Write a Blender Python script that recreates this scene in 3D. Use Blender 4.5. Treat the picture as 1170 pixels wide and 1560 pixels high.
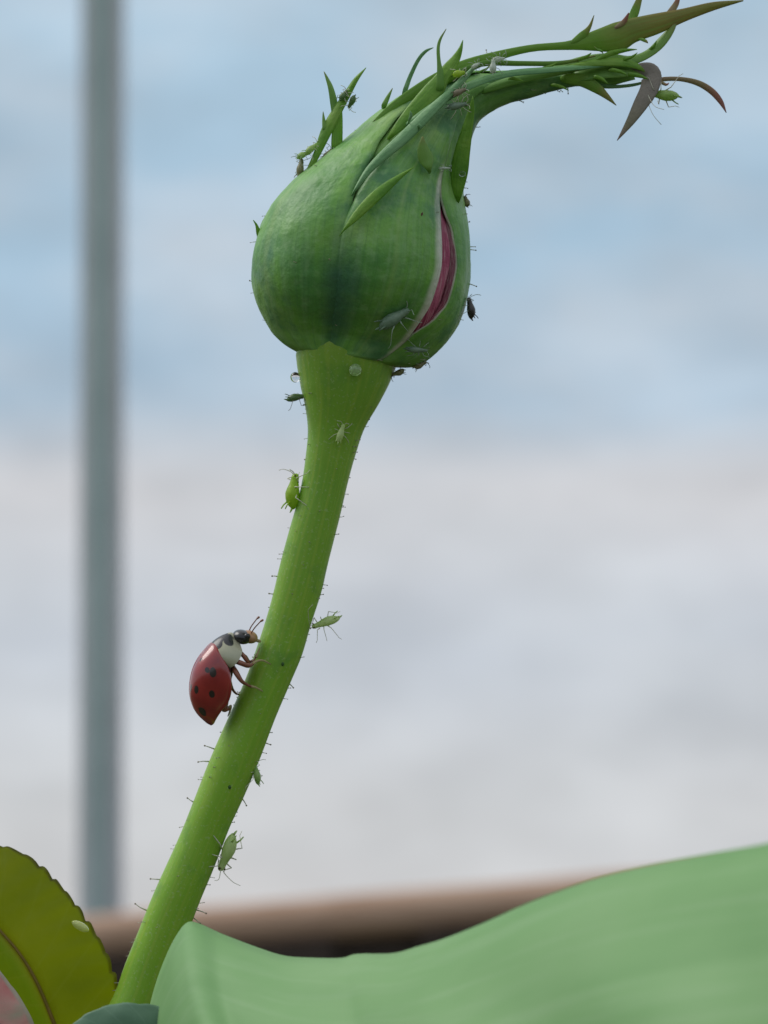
import bpy, math, random
from mathutils import Vector, noise as mnoise
R = math.radians
sc = bpy.context.scene
for o in list(bpy.data.objects): bpy.data.objects.remove(o)

# ------------------------------------------------------------ camera
PITCH = R(8.23)
FPX = 780 / math.tan(R(10))                  # focal length in photo pixels
DF = 0.207                                   # distance to the bud in metres
S = DF / FPX                                 # metres per photo pixel in the bud's plane
FWD = Vector((0, math.cos(PITCH), math.sin(PITCH)))
UP = Vector((0, -math.sin(PITCH), math.cos(PITCH)))
RT = Vector((1, 0, 0))
cam = bpy.data.cameras.new('camera')
cam.sensor_fit = 'VERTICAL'; cam.sensor_height = 24
cam.lens = 12 / math.tan(R(10))
cam.clip_start = 0.005; cam.clip_end = 5000
cam.dof.use_dof = True; cam.dof.focus_distance = DF - 0.004
cam.dof.aperture_fstop = cam.lens / 2.0
cam_o = bpy.data.objects.new('camera', cam); sc.collection.objects.link(cam_o)
cam_o.rotation_euler = (R(90) + PITCH, 0, 0)
sc.camera = cam_o

# ------------------------------------------------------------ sky and sun (bright overcast)
SUN_EL, SUN_AZ = R(48), R(-75)               # azimuth from +Y, negative = to the left
world = bpy.data.worlds.new('World'); sc.world = world; world.use_nodes = True
nt = world.node_tree; N = nt.nodes; LK = nt.links; N.clear()
out = N.new('ShaderNodeOutputWorld'); bg = N.new('ShaderNodeBackground'); bg.inputs[1].default_value = 0.1
sky = N.new('ShaderNodeTexSky'); sky.sky_type = 'NISHITA'; sky.sun_disc = False
sky.sun_elevation = SUN_EL; sky.sun_rotation = SUN_AZ
tc = N.new('ShaderNodeTexCoord'); sep = N.new('ShaderNodeSeparateXYZ'); LK.new(tc.outputs['Generated'], sep.inputs[0])
ramp = N.new('ShaderNodeValToRGB'); cr = ramp.color_ramp; cr.interpolation = 'EASE'
def lin(r, g, b):
    f = lambda c: (c/255/12.92) if c/255 <= .04045 else ((c/255+.055)/1.055)**2.4
    return (f(r), f(g), f(b), 1)
stops = [(0.0, (206,205,206)), (0.03, (204,205,208)), (0.10, (188,194,203)), (0.15, (203,203,206)),
         (0.185, (164,186,204)), (0.24, (159,185,204)), (0.31, (166,192,210)), (0.45, (186,202,214)), (1.0, (238,240,244))]
while len(cr.elements) < len(stops): cr.elements.new(0.5)
for e, (p, c) in zip(cr.elements, stops): e.position = p; e.color = lin(*c)
LK.new(sep.outputs[2], ramp.inputs[0])
mp = N.new('ShaderNodeMapping'); mp.inputs['Scale'].default_value = (9, 9, 19); mp.inputs['Location'].default_value = (3.2, 1.5, 0.55)
LK.new(tc.outputs['Generated'], mp.inputs[0])
nz = N.new('ShaderNodeTexNoise'); nz.inputs['Scale'].default_value = 1.15; nz.inputs['Detail'].default_value = 4; nz.inputs['Roughness'].default_value = .5
LK.new(mp.outputs[0], nz.inputs['Vector'])
r2 = N.new('ShaderNodeValToRGB'); r2.color_ramp.elements[0].position = .36; r2.color_ramp.elements[1].position = .70
r2.color_ramp.elements[0].color = (0, 0, 0, 1); r2.color_ramp.elements[1].color = (1, 1, 1, 1)
LK.new(nz.outputs[0], r2.inputs[0])
mx = N.new('ShaderNodeMix'); mx.data_type = 'RGBA'
mul = N.new('ShaderNodeMath'); mul.operation = 'MULTIPLY'; mul.inputs[1].default_value = .55
LK.new(r2.outputs[0], mul.inputs[0]); LK.new(mul.outputs[0], mx.inputs[0])
LK.new(ramp.outputs[0], mx.inputs[6]); mx.inputs[7].default_value = lin(204, 208, 213)
nz2 = N.new('ShaderNodeTexNoise'); nz2.inputs['Scale'].default_value = 1.9; nz2.inputs['Detail'].default_value = 3
mp2 = N.new('ShaderNodeMapping'); mp2.inputs['Scale'].default_value = (7, 7, 15); mp2.inputs['Location'].default_value = (9.1, 4.4, 2.0)
LK.new(tc.outputs['Generated'], mp2.inputs[0]); LK.new(mp2.outputs[0], nz2.inputs['Vector'])
r3 = N.new('ShaderNodeMapRange'); r3.inputs[1].default_value = .3; r3.inputs[2].default_value = .7; r3.inputs[3].default_value = .86; r3.inputs[4].default_value = 1.10
LK.new(nz2.outputs[0], r3.inputs[0])
vm = N.new('ShaderNodeVectorMath'); vm.operation = 'SCALE'; LK.new(mx.outputs[2], vm.inputs[0]); LK.new(r3.outputs[0], vm.inputs['Scale'])
vm2 = N.new('ShaderNodeVectorMath'); vm2.operation = 'SCALE'; vm2.inputs['Scale'].default_value = 10.2   # Background runs at 0.1
LK.new(vm.outputs[0], vm2.inputs[0])
mx2 = N.new('ShaderNodeMix'); mx2.data_type = 'RGBA'; mx2.inputs[0].default_value = .93
LK.new(sky.outputs[0], mx2.inputs[6]); LK.new(vm2.outputs[0], mx2.inputs[7])
LK.new(mx2.outputs[2], bg.inputs[0]); LK.new(bg.outputs[0], out.inputs[0])
sun = bpy.data.lights.new('sun', 'SUN'); sun.energy = 1.5; sun.angle = R(35); sun.color = (1, .96, .9)
sun_o = bpy.data.objects.new('sun', sun); sc.collection.objects.link(sun_o)
sd = Vector((math.sin(SUN_AZ)*math.cos(SUN_EL), math.cos(SUN_AZ)*math.cos(SUN_EL), math.sin(SUN_EL)))
sun_o.rotation_euler = sd.to_track_quat('Z', 'Y').to_euler()
vs = sc.view_settings; vs.view_transform = 'Standard'; vs.look = 'None'; vs.exposure = .12; vs.gamma = 1; vs.use_curve_mapping = False

# ------------------------------------------------------------ helpers
rng = random.Random(7)
C0 = FWD * DF
def L(x, y, z=0):            # a point of the bud's surroundings: photo pixels right, down, towards the viewer
    return C0 + S*((x-585)*RT + (780-y)*UP - z*FWD)
def P(x, y, d):              # a point seen at photo pixel x, y at distance d (metres) along the view axis
    return FWD*d + (x-585)*d/FPX*RT + (780-y)*d/FPX*UP
def cat(pts, n):             # Catmull-Rom through tuples, n samples
    pts = [tuple(map(float, p)) for p in pts]; m = len(pts)-1; res = []
    for i in range(n):
        t = i/(n-1)*m; k = min(int(t), m-1); f = t-k
        p1, p2 = pts[k], pts[k+1]
        p0 = pts[k-1] if k else tuple(2*a-b for a, b in zip(p1, p2))
        p3 = pts[k+2] if k+2 <= m else tuple(2*b-a for a, b in zip(p1, p2))
        res.append(tuple(.5*(2*b+(c-a)*f+(2*a-5*b+4*c-d)*f*f+(3*b-a-3*c+d)*f**3) for a, b, c, d in zip(p0, p1, p2, p3)))
    return res
def tab(pts, x):             # smooth table lookup, first column the key
    if x <= pts[0][0]: return pts[0][1:]
    for a, b in zip(pts, pts[1:]):
        if x <= b[0]:
            f = (x-a[0])/(b[0]-a[0]); f = f*f*(3-2*f)*.5+f*.5
            return tuple(p+(q-p)*f for p, q in zip(a[1:], b[1:]))
    return pts[-1][1:]
class MB:
    def __init__(s): s.v = []; s.f = []; s.uv = []
    def add(s, p, uv=(0, 0)): s.v.append(Vector(p)); s.uv.append(uv); return len(s.v)-1
    def grid(s, rows, uvs, close=False):     # rows of equal length
        ids = [[s.add(p, u) for p, u in zip(r, ur)] for r, ur in zip(rows, uvs)]
        n = len(ids[0])
        for a, b in zip(ids, ids[1:]):
            for i in range(n if close else n-1):
                j = (i+1) % n; s.f.append((a[i], a[j], b[j], b[i]))
        return ids
    def loft(s, rings, u0=0, u1=1):
        m = len(rings); n = len(rings[0])
        ids = s.grid(rings, [[(k/n, u0+(u1-u0)*i/(m-1)) for k in range(n)] for i in range(m)], True)
        for r, flip, vv in ((ids[0], True, u0), (ids[-1], False, u1)):
            c = s.add(sum((s.v[i] for i in r), Vector())/n, (.5, vv))
            for i in range(n):
                t = (r[i], r[(i+1) % n], c); s.f.append(t[::-1] if flip else t)
        return ids
    def tube(s, pts, rad, n=6):
        pts = [Vector(p) for p in pts]; rings = []; nrm = None
        for i, p in enumerate(pts):
            t = (pts[min(i+1, len(pts)-1)]-pts[max(i-1, 0)]).normalized()
            if nrm is None: nrm = t.orthogonal().normalized()
            nrm = (nrm - t*nrm.dot(t)).normalized(); b = t.cross(nrm)
            r = rad[i] if isinstance(rad, (list, tuple)) else rad
            rings.append([p+(nrm*math.cos(2*math.pi*k/n)+b*math.sin(2*math.pi*k/n))*r for k in range(n)])
        s.loft(rings)
    def ball(s, c, ax, ay, az, n=10, m=7):
        rings = [[c+ax*math.cos(a)+(ay*math.cos(2*math.pi*k/n)+az*math.sin(2*math.pi*k/n))*math.sin(a) for k in range(n)]
                 for a in [math.pi*(.03+.94*i/(m-1)) for i in range(m)]]
        s.loft(rings)
    def box(s, c, ax, ay, az):
        q = [c+ax*i+ay*j+az*k for i in (-1, 1) for j in (-1, 1) for k in (-1, 1)]
        i0 = [s.add(p) for p in q]
        for f in ((0,1,3,2),(4,6,7,5),(0,4,5,1),(2,3,7,6),(0,2,6,4),(1,5,7,3)): s.f.append(tuple(i0[k] for k in f))
    def build(s, name, mat, parent=None, smooth=True):
        me = bpy.data.meshes.new(name); root = parent
        while root and root.parent: root = root.parent
        off = root.location if root else Vector()
        me.from_pydata([v-off for v in s.v], [], s.f)
        uvl = me.uv_layers.new(name='UVMap')
        for lp in me.loops: uvl.data[lp.index].uv = s.uv[lp.vertex_index]
        if smooth:
            for p in me.polygons: p.use_smooth = True
        me.materials.append(mat)
        o = bpy.data.objects.new(name, me); sc.collection.objects.link(o)
        if parent: o.parent = parent
        return o
def thing(name, label, cat_, loc, group=None):
    o = bpy.data.objects.new(name, None); sc.collection.objects.link(o); o.location = loc; o.empty_display_size = .002
    o['label'] = label; o['category'] = cat_
    if group: o['group'] = group
    return o

# ------------------------------------------------------------ materials
def mat(name, cols, scale=500, pos=None, stretch=None, uv=False, rough=.5, trans=0, tcol=None, bump=0, bscale=3000, coat=0, spec=.4, sss=0, detail=4, grad=None, edge=None, hook=None, distort=0, eside=0):
    """cols: colours mixed by noise. grad: colours along UV v. edge: (colour, width) towards u = 0 and u = 1."""
    m = bpy.data.materials.new(name); m.use_nodes = True
    t = m.node_tree; n = t.nodes; k = t.links
    b = n['Principled BSDF']; o = n['Material Output']
    tcn = n.new('ShaderNodeTexCoord'); mpn = n.new('ShaderNodeMapping'); k.new(tcn.outputs['UV' if uv else 'Object'], mpn.inputs[0])
    mpn.inputs['Scale'].default_value = stretch or (1, 1, 1)
    z = n.new('ShaderNodeTexNoise'); z.inputs['Scale'].default_value = scale; z.inputs['Detail'].default_value = detail; z.inputs['Distortion'].default_value = distort
    k.new(mpn.outputs[0], z.inputs['Vector'])
    rp = n.new('ShaderNodeValToRGB'); e = rp.color_ramp.elements
    pos = pos or [.3+.4*i/max(1, len(cols)-1) for i in range(len(cols))]
    while len(e) < len(cols): e.new(.5)
    for q, p_, c in zip(e, pos, cols): q.position = p_; q.color = (*c, 1)
    k.new(z.outputs[0], rp.inputs[0]); col = rp.outputs[0]
    def mixin(fac, a, bcol, mode='MIX'):
        x = n.new('ShaderNodeMix'); x.data_type = 'RGBA'; x.blend_type = mode
        if isinstance(fac, (int, float)): x.inputs[0].default_value = fac
        else: k.new(fac, x.inputs[0])
        if isinstance(a, tuple): x.inputs[6].default_value = (*a, 1)
        else: k.new(a, x.inputs[6])
        if isinstance(bcol, tuple): x.inputs[7].default_value = (*bcol, 1)
        else: k.new(bcol, x.inputs[7])
        return x.outputs[2]
    def math_(op, a, b_=0):
        x = n.new('ShaderNodeMath'); x.operation = op
        for i, q in enumerate((a, b_)):
            if isinstance(q, (int, float)): x.inputs[i].default_value = q
            else: k.new(q, x.inputs[i])
        return x.outputs[0]
    sp = n.new('ShaderNodeSeparateXYZ'); k.new(tcn.outputs['UV'], sp.inputs[0])
    u, v = sp.outputs[0], sp.outputs[1]
    def step(val, lo, hi):
        x = n.new('ShaderNodeMapRange'); x.interpolation_type = 'SMOOTHSTEP'; k.new(val, x.inputs[0])
        x.inputs[1].default_value = lo; x.inputs[2].default_value = hi; return x.outputs[0]
    if grad:
        g = n.new('ShaderNodeValToRGB'); ge = g.color_ramp.elements
        while len(ge) < len(grad): ge.new(.5)
        for q, (p_, c) in zip(ge, grad): q.position = p_; q.color = (*c, 1)
        zz = math_('ADD', v, math_('MULTIPLY', math_('SUBTRACT', z.outputs[0], .5), .12)); k.new(zz, g.inputs[0])
        col = mixin(.6, col, g.outputs[0])
    if edge:
        d = u if eside < 0 else math_('SUBTRACT', 1.0, u) if eside > 0 else math_('MINIMUM', u, math_('SUBTRACT', 1.0, u))
        d = math_('ADD', d, math_('MULTIPLY', math_('SUBTRACT', z.outputs[0], .5), edge[1]*1.2))
        ef = step(d, edge[1], edge[1]*.4)
        if eside: ef = math_('MULTIPLY', ef, step(v, .66, .52))
        col = mixin(ef, col, edge[0])
    if hook: col = hook(col, u, v, z.outputs[0], mixin, math_, step, n, k)
    k.new(col, b.inputs['Base Color']); b.inputs['Roughness'].default_value = rough
    b.inputs['Specular IOR Level'].default_value = spec
    b.inputs['Coat Weight'].default_value = coat; b.inputs['Coat Roughness'].default_value = .12
    if sss:
        b.inputs['Subsurface Weight'].default_value = sss; b.inputs['Subsurface Radius'].default_value = (.5, 1, .25); b.inputs['Subsurface Scale'].default_value = .0012
    if bump:
        z2 = n.new('ShaderNodeTexNoise'); z2.inputs['Scale'].default_value = bscale; z2.inputs['Detail'].default_value = 3
        k.new(tcn.outputs['Object'], z2.inputs['Vector'])
        bp = n.new('ShaderNodeBump'); bp.inputs['Strength'].default_value = bump; bp.inputs['Distance'].default_value = .0001
        k.new(z2.outputs[0], bp.inputs['Height']); k.new(bp.outputs[0], b.inputs['Normal'])
    if trans:
        tr = n.new('ShaderNodeBsdfTranslucent')
        if tcol: k.new(mixin(.75, col, tcol), tr.inputs[0])
        else: k.new(col, tr.inputs[0])
        ms = n.new('ShaderNodeMixShader'); ms.inputs[0].default_value = trans
        k.new(b.outputs[0], ms.inputs[1]); k.new(tr.outputs[0], ms.inputs[2]); k.new(ms.outputs[0], o.inputs[0])
    return m

def streaks(amount, dark, sc_=(26, 1.6)):
    def h(col, u, v, z, mixin, math_, step, n, k):
        cb = n.new('ShaderNodeCombineXYZ'); k.new(math_('MULTIPLY', u, sc_[0]), cb.inputs[0]); k.new(math_('MULTIPLY', v, sc_[1]), cb.inputs[1])
        q = n.new('ShaderNodeTexNoise'); q.inputs['Scale'].default_value = 1; q.inputs['Detail'].default_value = 3; k.new(cb.outputs[0], q.inputs['Vector'])
        return mixin(math_('MULTIPLY', step(q.outputs[0], .42, .68), amount), col, dark)
    return h
def sepal_hook(col, u, v, z, mixin, math_, step, n, k):
    col = streaks(.28, (.27, .45, .22), (15, 2.2))(col, u, v, z, mixin, math_, step, n, k)
    tcn = n.new('ShaderNodeTexCoord')
    q = n.new('ShaderNodeTexNoise'); q.inputs['Scale'].default_value = 165; q.inputs['Detail'].default_value = 8; q.inputs['Roughness'].default_value = .62; k.new(tcn.outputs['Object'], q.inputs['Vector'])
    col = mixin(math_('MULTIPLY', step(q.outputs[0], .47, .63), .78), col, (.052, .18, .085))
    q2 = n.new('ShaderNodeTexNoise'); q2.inputs['Scale'].default_value = 1500; q2.inputs['Detail'].default_value = 4; k.new(tcn.outputs['Object'], q2.inputs['Vector'])
    col = mixin(math_('MULTIPLY', step(q2.outputs[0], .48, .72), .34), col, (.28, .45, .20))
    cb = n.new('ShaderNodeCombineXYZ'); k.new(math_('MULTIPLY', u, 46), cb.inputs[0]); k.new(math_('MULTIPLY', v, 5), cb.inputs[1])
    q3 = n.new('ShaderNodeTexNoise'); q3.inputs['Scale'].default_value = 1; q3.inputs['Detail'].default_value = 4; q3.inputs['Distortion'].default_value = .6; k.new(cb.outputs[0], q3.inputs['Vector'])
    col = mixin(math_('MULTIPLY', step(q3.outputs[0], .50, .68), .26), col, (.05, .165, .05))
    rb = math_('ABSOLUTE', math_('SUBTRACT', u, .5)); rb = math_('ADD', rb, math_('MULTIPLY', math_('SUBTRACT', z, .5), .05))
    col = mixin(math_('MULTIPLY', step(rb, .035, .0), .35), col, (.30, .46, .16))
    return mixin(math_('MULTIPLY', step(math_('ADD', v, math_('MULTIPLY', math_('SUBTRACT', q.outputs[0], .5), .05)), .075, .0), .85), col, (.20, .37, .055))
M = {}
G1, G2, G3 = (.085, .26, .058), (.165, .38, .060), (.27, .44, .12)
def groove_shade_blotch(at, ru, vv, rv):  # dark blue-green patch: part skin colour, part groove shade painted in
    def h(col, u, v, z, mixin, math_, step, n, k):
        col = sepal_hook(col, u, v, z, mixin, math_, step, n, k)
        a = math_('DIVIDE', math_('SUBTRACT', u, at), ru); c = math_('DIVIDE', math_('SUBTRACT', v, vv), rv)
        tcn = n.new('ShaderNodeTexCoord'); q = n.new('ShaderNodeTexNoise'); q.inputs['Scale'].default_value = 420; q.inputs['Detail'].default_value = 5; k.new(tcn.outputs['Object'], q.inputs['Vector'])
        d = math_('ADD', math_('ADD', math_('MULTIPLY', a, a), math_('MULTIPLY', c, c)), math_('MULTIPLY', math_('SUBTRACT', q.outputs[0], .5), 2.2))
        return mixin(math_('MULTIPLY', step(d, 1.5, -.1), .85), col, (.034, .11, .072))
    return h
M['sepal'] = mat('sepal_green', [G1, G2, G3], scale=170, rough=.46, bump=.6, bscale=2400, spec=.35, hook=sepal_hook, trans=.12, tcol=(.2, .45, .05))
M['sepal_left'] = mat('sepal_green_blush_and_shade', [G1, G2, G3], scale=170, rough=.46, bump=.6, bscale=2400, spec=.35, hook=groove_shade_blotch(.0, .14, .21, .17))
M['sepal_edge'] = mat('sepal_green_pale_margin', [G1, G2, G3], scale=170, rough=.46, bump=.6, bscale=2400, spec=.35, hook=groove_shade_blotch(1.02, .28, .22, .17), edge=((.66, .65, .53), .13), eside=-1)
M['sepal_edge2'] = mat('sepal_green_pale_side', [G1, G2, G3], scale=170, rough=.46, bump=.6, bscale=2400, spec=.35, hook=sepal_hook, edge=((.55, .50, .40), .018), eside=1)
M['lobe'] = mat('young_lobe_green', [(.13, .33, .03), (.22, .44, .05), (.33, .54, .09)], scale=420, rough=.45, trans=.35, tcol=(.3, .55, .04), hook=streaks(.5, (.09, .24, .03), (9, 2)), bump=.6)
M['strand'] = mat('sepal_strand_bluish_green', [(.14, .33, .12), (.24, .43, .20)], scale=500, rough=.5, trans=.1, hook=streaks(.5, (.09, .22, .08), (8, 2)), bump=.6)
M['strand2'] = mat('neck_strand_dark_green', [(.06, .19, .07), (.12, .28, .10)], scale=500, rough=.5, bump=.5, hook=streaks(.6, (.20, .38, .12), (8, 3)))
M['tip'] = mat('sepal_tip_green_to_rust', [(.16, .34, .04), (.25, .43, .07)], scale=500, rough=.45, trans=.3, tcol=(.35, .50, .06), bump=.2, hook=streaks(.5, (.30, .48, .12), (7, 2)),
               grad=[(0, (.17, .40, .05)), (.58, (.22, .42, .06)), (.70, (.40, .30, .11)), (.82, (.46, .20, .10)), (1, (.34, .10, .07))])
M['tipgreen'] = mat('sepal_tip_green', [(.13, .33, .05), (.23, .44, .08)], scale=500, rough=.45, trans=.2, tcol=(.25, .45, .04), bump=.2, hook=streaks(.5, (.22, .38, .10), (9, 2)),
               grad=[(0, (.14, .35, .05)), (.8, (.22, .38, .07)), (1, (.34, .16, .09))])
M['taupe'] = mat('withered_taupe', [(.20, .17, .15), (.30, .26, .22)], scale=700, rough=.7, bump=.5, bscale=4000, grad=[(0, (.29, .25, .22)), (.55, (.22, .19, .16)), (.8, (.15, .15, .06)), (1, (.24, .12, .10))])
M['rust'] = mat('curled_rust_tip', [(.28, .17, .13), (.32, .22, .13)], scale=700, rough=.6, grad=[(0, (.33, .23, .20)), (.6, (.28, .24, .09)), (.8, (.34, .08, .07)), (1, (.2, .04, .05))])
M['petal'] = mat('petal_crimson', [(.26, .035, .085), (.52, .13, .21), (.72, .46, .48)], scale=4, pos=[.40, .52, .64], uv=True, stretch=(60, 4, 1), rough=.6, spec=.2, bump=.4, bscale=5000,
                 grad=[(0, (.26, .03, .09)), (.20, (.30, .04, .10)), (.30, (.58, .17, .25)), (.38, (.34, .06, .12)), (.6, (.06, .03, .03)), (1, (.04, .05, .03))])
def stem_hook(col, u, v, z, mixin, math_, step, n, k):
    col = streaks(.55, (.34, .48, .06), (44, 3.5))(col, u, v, z, mixin, math_, step, n, k)
    tcn = n.new('ShaderNodeTexCoord')
    q = n.new('ShaderNodeTexNoise'); q.inputs['Scale'].default_value = 420; q.inputs['Detail'].default_value = 5; k.new(tcn.outputs['Object'], q.inputs['Vector'])
    col = mixin(math_('MULTIPLY', step(q.outputs[0], .55, .75), .45), col, (.08, .23, .06))
    q2 = n.new('ShaderNodeTexNoise'); q2.inputs['Scale'].default_value = 5200; q2.inputs['Detail'].default_value = 2; k.new(tcn.outputs['Object'], q2.inputs['Vector'])
    return mixin(math_('MULTIPLY', step(q2.outputs[0], .58, .70), .55), col, (.36, .50, .18))
M['stem'] = mat('stem_green', [(.17, .37, .034), (.26, .45, .04)], scale=300, rough=.42, bump=.25, bscale=2200, spec=.35, sss=.25, hook=stem_hook,
                grad=[(0, (.27, .50, .03)), (.35, (.25, .47, .035)), (.62, (.22, .42, .042)), (.8, (.22, .41, .05)), (.95, (.23, .40, .055)), (1, (.20, .37, .055))])
M['hair'] = mat('hair_pale', [(.55, .54, .42), (.65, .66, .5)], scale=900, rough=.4, trans=.3)
M['hairtip'] = mat('gland_brown', [(.16, .12, .08), (.34, .28, .2)], scale=3000, rough=.4)
M['spot'] = mat('lesion_brown', [(.06, .02, .015), (.16, .06, .04)], scale=3000, rough=.6)

# ------------------------------------------------------------ setting far behind: ground, rail, post
GZ = -1.3
gm = mat('ground_dark_soil', [(.05, .045, .03), (.07, .08, .04), (.10, .08, .06)], scale=3, rough=.95, spec=.1, detail=8)
b = MB(); nn = 24
rows = []
for i in range(nn+1):
    rr = 3000*(i/nn)**4+.001
    rows.append([Vector((rr*math.cos(a), rr*math.sin(a), GZ+(0 if rr < 3 else .04*min(rr/40, 1)*math.sin(a*5+i)))) for a in [2*math.pi*k/48 for k in range(48)]])
b.grid(rows, [[(p.x, p.y) for p in r] for r in rows], True)
g = b.build('ground', gm); g['kind'] = 'structure'

wood = mat('rail_brown_wood', [(.34, .20, .125), (.46, .29, .20), (.54, .37, .27)], scale=18, stretch=(1, 22, 22), rough=.65, bump=.3, bscale=120)
woodd = mat('plank_dark_wood', [(.03, .02, .015), (.06, .04, .03)], scale=25, stretch=(8, 8, 1), rough=.8)
D_R = 1.5
ra, rb = P(-1300, 1548, D_R), P(2600, 1226, D_R)
rail = thing('handrail', 'blurred round brown wooden handrail running behind the rose leaves', 'railing', Vector(((ra.x+rb.x)/2, (ra.y+rb.y)/2, GZ)))
b = MB(); n_ = 40
pts = [ra.lerp(rb, i/n_) for i in range(n_+1)]
b.tube(pts, [.0115+.0003*math.sin(i*1.7) for i in range(n_+1)], 20); b.build('rail', wood, rail)
rd = (rb-ra).normalized(); nb = 26; bw = (rb-ra).length/nb
for i in range(nb):
    p = ra+rd*bw*(i+.5); b = MB(); hw = bw*.5+.003; dy = .0065*(-1)**i
    t0, t1 = p-rd*hw, p+rd*hw
    rings = [[Vector((t0.x, t0.y-.006+dy, z0)), Vector((t1.x, t1.y-.006+dy, z1)), Vector((t1.x, t1.y+.006+dy, z1)), Vector((t0.x, t0.y+.006+dy, z0))] for z0, z1 in ((GZ+.02, GZ+.02), (-.6, -.6), (t0.z-.010, t1.z-.010))]
    b.loft(rings); b.build('plank', woodd, rail, False)
b = MB()
b.box(Vector(((ra.x+rb.x)/2, ra.y+.019, GZ+.12)), Vector(((rb.x-ra.x)/2, 0, 0)), Vector((0, .003, 0)), Vector((0, 0, .03)))
b.build('lower_rail', woodd, rail, False)

D_P = 1.75
steel = mat('post_grey_green_paint', [(.38, .48, .46), (.45, .55, .53)], scale=30, rough=.5, bump=.1, bscale=200)
steel2 = mat('post_pale_flange', [(.66, .63, .65), (.72, .70, .72)], scale=30, rough=.5, bump=.1, bscale=200)
pb = P(152, 1390, D_P)
post = thing('metal_post', 'tall blurred grey green metal post with pale flanges at far left', 'post', Vector((pb.x, pb.y, GZ)))
def lean(z):                      # the post leans a touch outwards
    return Vector((pb.x - .011*(z-pb.z), pb.y, z))
u_ = D_P/FPX
def slab(name, x0, x1, y0, y1, m):
    b = MB(); rings = []
    for z in (GZ+.012, -.5, 0, .4, 1.1):
        c = lean(z); rings.append([c+Vector((x, y, 0)) for x, y in ((x0, y0), (x1, y0), (x1, y1), (x0, y1))])
    b.loft(rings); b.build(name, m, post, False)
slab('post_core', -14*u_, 14*u_, -.014, .02, steel)
slab('flange', -33*u_, -14.4*u_, -.002, .012, steel2)
slab('flange', 14.4*u_, 33*u_, -.002, .012, steel2)
b = MB(); b.box(lean(GZ)+Vector((0, 0, .006)), Vector((.05, 0, 0)), Vector((0, .05, 0)), Vector((0, 0, .006))); b.build('base_plate', steel, post, False)

# ------------------------------------------------------------ the rosebud on its stem
rose = thing('rosebud', 'large closed green rosebud with twisted sepal tips on its hairy curved stem', 'rosebud', L(100, 1760))
STEM = [(2400, -330, -170), (2000, -110, 10), (1760, 25, 122), (1640, 97, 184), (1530, 166, 246), (1460, 194, 271), (1385, 224, 300), (1330, 248, 323), (1265, 277, 348),
        (1218, 296, 370), (1158, 319, 395), (1091, 349, 421), (1036, 373, 444), (996, 388, 461), (951, 403, 474), (900, 417, 490), (867, 425, 498),
        (802, 442, 514), (740, 459, 529), (692, 466, 542), (653, 468.5, 555), (616, 464.5, 577), (592, 459, 590), (576, 456, 597), (562, 453, 602), (548, 451, 606), (538, 451, 605), (526, 462, 596), (512, 490, 570)]
def stem_at(y):
    # linear table by row; smooth enough after the Catmull sampling below
    for a, c in zip(STEMS, STEMS[1:]):
        if c[0] <= y <= a[0]:
            f = (a[0]-y)/max(1e-6, a[0]-c[0]); return a[1]+(c[1]-a[1])*f, a[2]+(c[2]-a[2])*f
    return STEMS[-1][1:]
STEMS = cat(STEM, 150)
def stem_pt(y, th, off=0):
    xl, xr = stem_at(y); c = (xl+xr)/2; a = (xr-xl)/2+off
    return L(c+a*math.cos(th), y, (a*.93)*math.sin(th))
rings = []
for i, (y, xl, xr) in enumerate(STEMS):
    c, a = (xl+xr)/2, (xr-xl)/2
    rings.append([L(c+a*math.cos(t)*(1+.008*math.sin(y*.05+3*t)), y-17*max(-.4, math.sin(t))*max(0, min(1, (610-y)/70))**1.5, a*.93*math.sin(t)) for t in [-2*math.pi*k/48 for k in range(48)]])
b = MB(); b.loft(rings); stem_o = b.build('stem', M['stem'], rose)

LR = [((450, 538), (604, 561)), ((428, 520), (640, 556)), ((405, 487), (682, 517)), ((391, 450), (707, 468)), ((387, 410), (716, 412)),
      ((394, 365), (713, 360)), ((412, 322), (707, 315)), ((440, 287), (705, 280)), ((475, 256), (708, 248)), ((520, 220), (716, 215)),
      ((568, 180), (728, 187)), ((615, 146), (748, 170)), ((660, 120), (778, 157)), ((708, 108), (810, 149)), ((760, 108), (840, 140)), ((835, 105), (882, 132)),
      ((893, 97), (922, 133)), ((955, 98), (968, 122))]
NV = len(LR)-1
LRS = cat([(*a, *c) for a, c in LR], 171)
DZ = [(0, .88), (.5, .74), (1, .65), (1.5, .62), (2, .73), (2.5, .86), (3, .945), (3.5, .985), (4.2, 1.0)]
def bud(v, th, off=0):           # v: station number, th: degrees, 0 right, 90 towards the viewer
    t = max(0, min(170, v*10)); k = min(int(t), 169); f = t-k
    q = [p+(r-p)*f for p, r in zip(LRS[k], LRS[k+1])]
    cx, cy = (q[0]+q[2])/2, (q[1]+q[3])/2; ax, ay = (q[2]-q[0])/2, (q[3]-q[1])/2
    a = math.hypot(ax, ay); s_ = 1+off/a; T = R(th)
    dz = a*(tab(DZ, v)[0] if v < 4.5 else 1.0 if v < 9 else max(.62, 1-.10*(v-9)))
    return cx+ax*math.cos(T)*s_, cy+ay*math.cos(T)*s_, dz*math.sin(T)*s_
def budL(v, th, off=0): return L(*bud(v, th, off))
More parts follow.
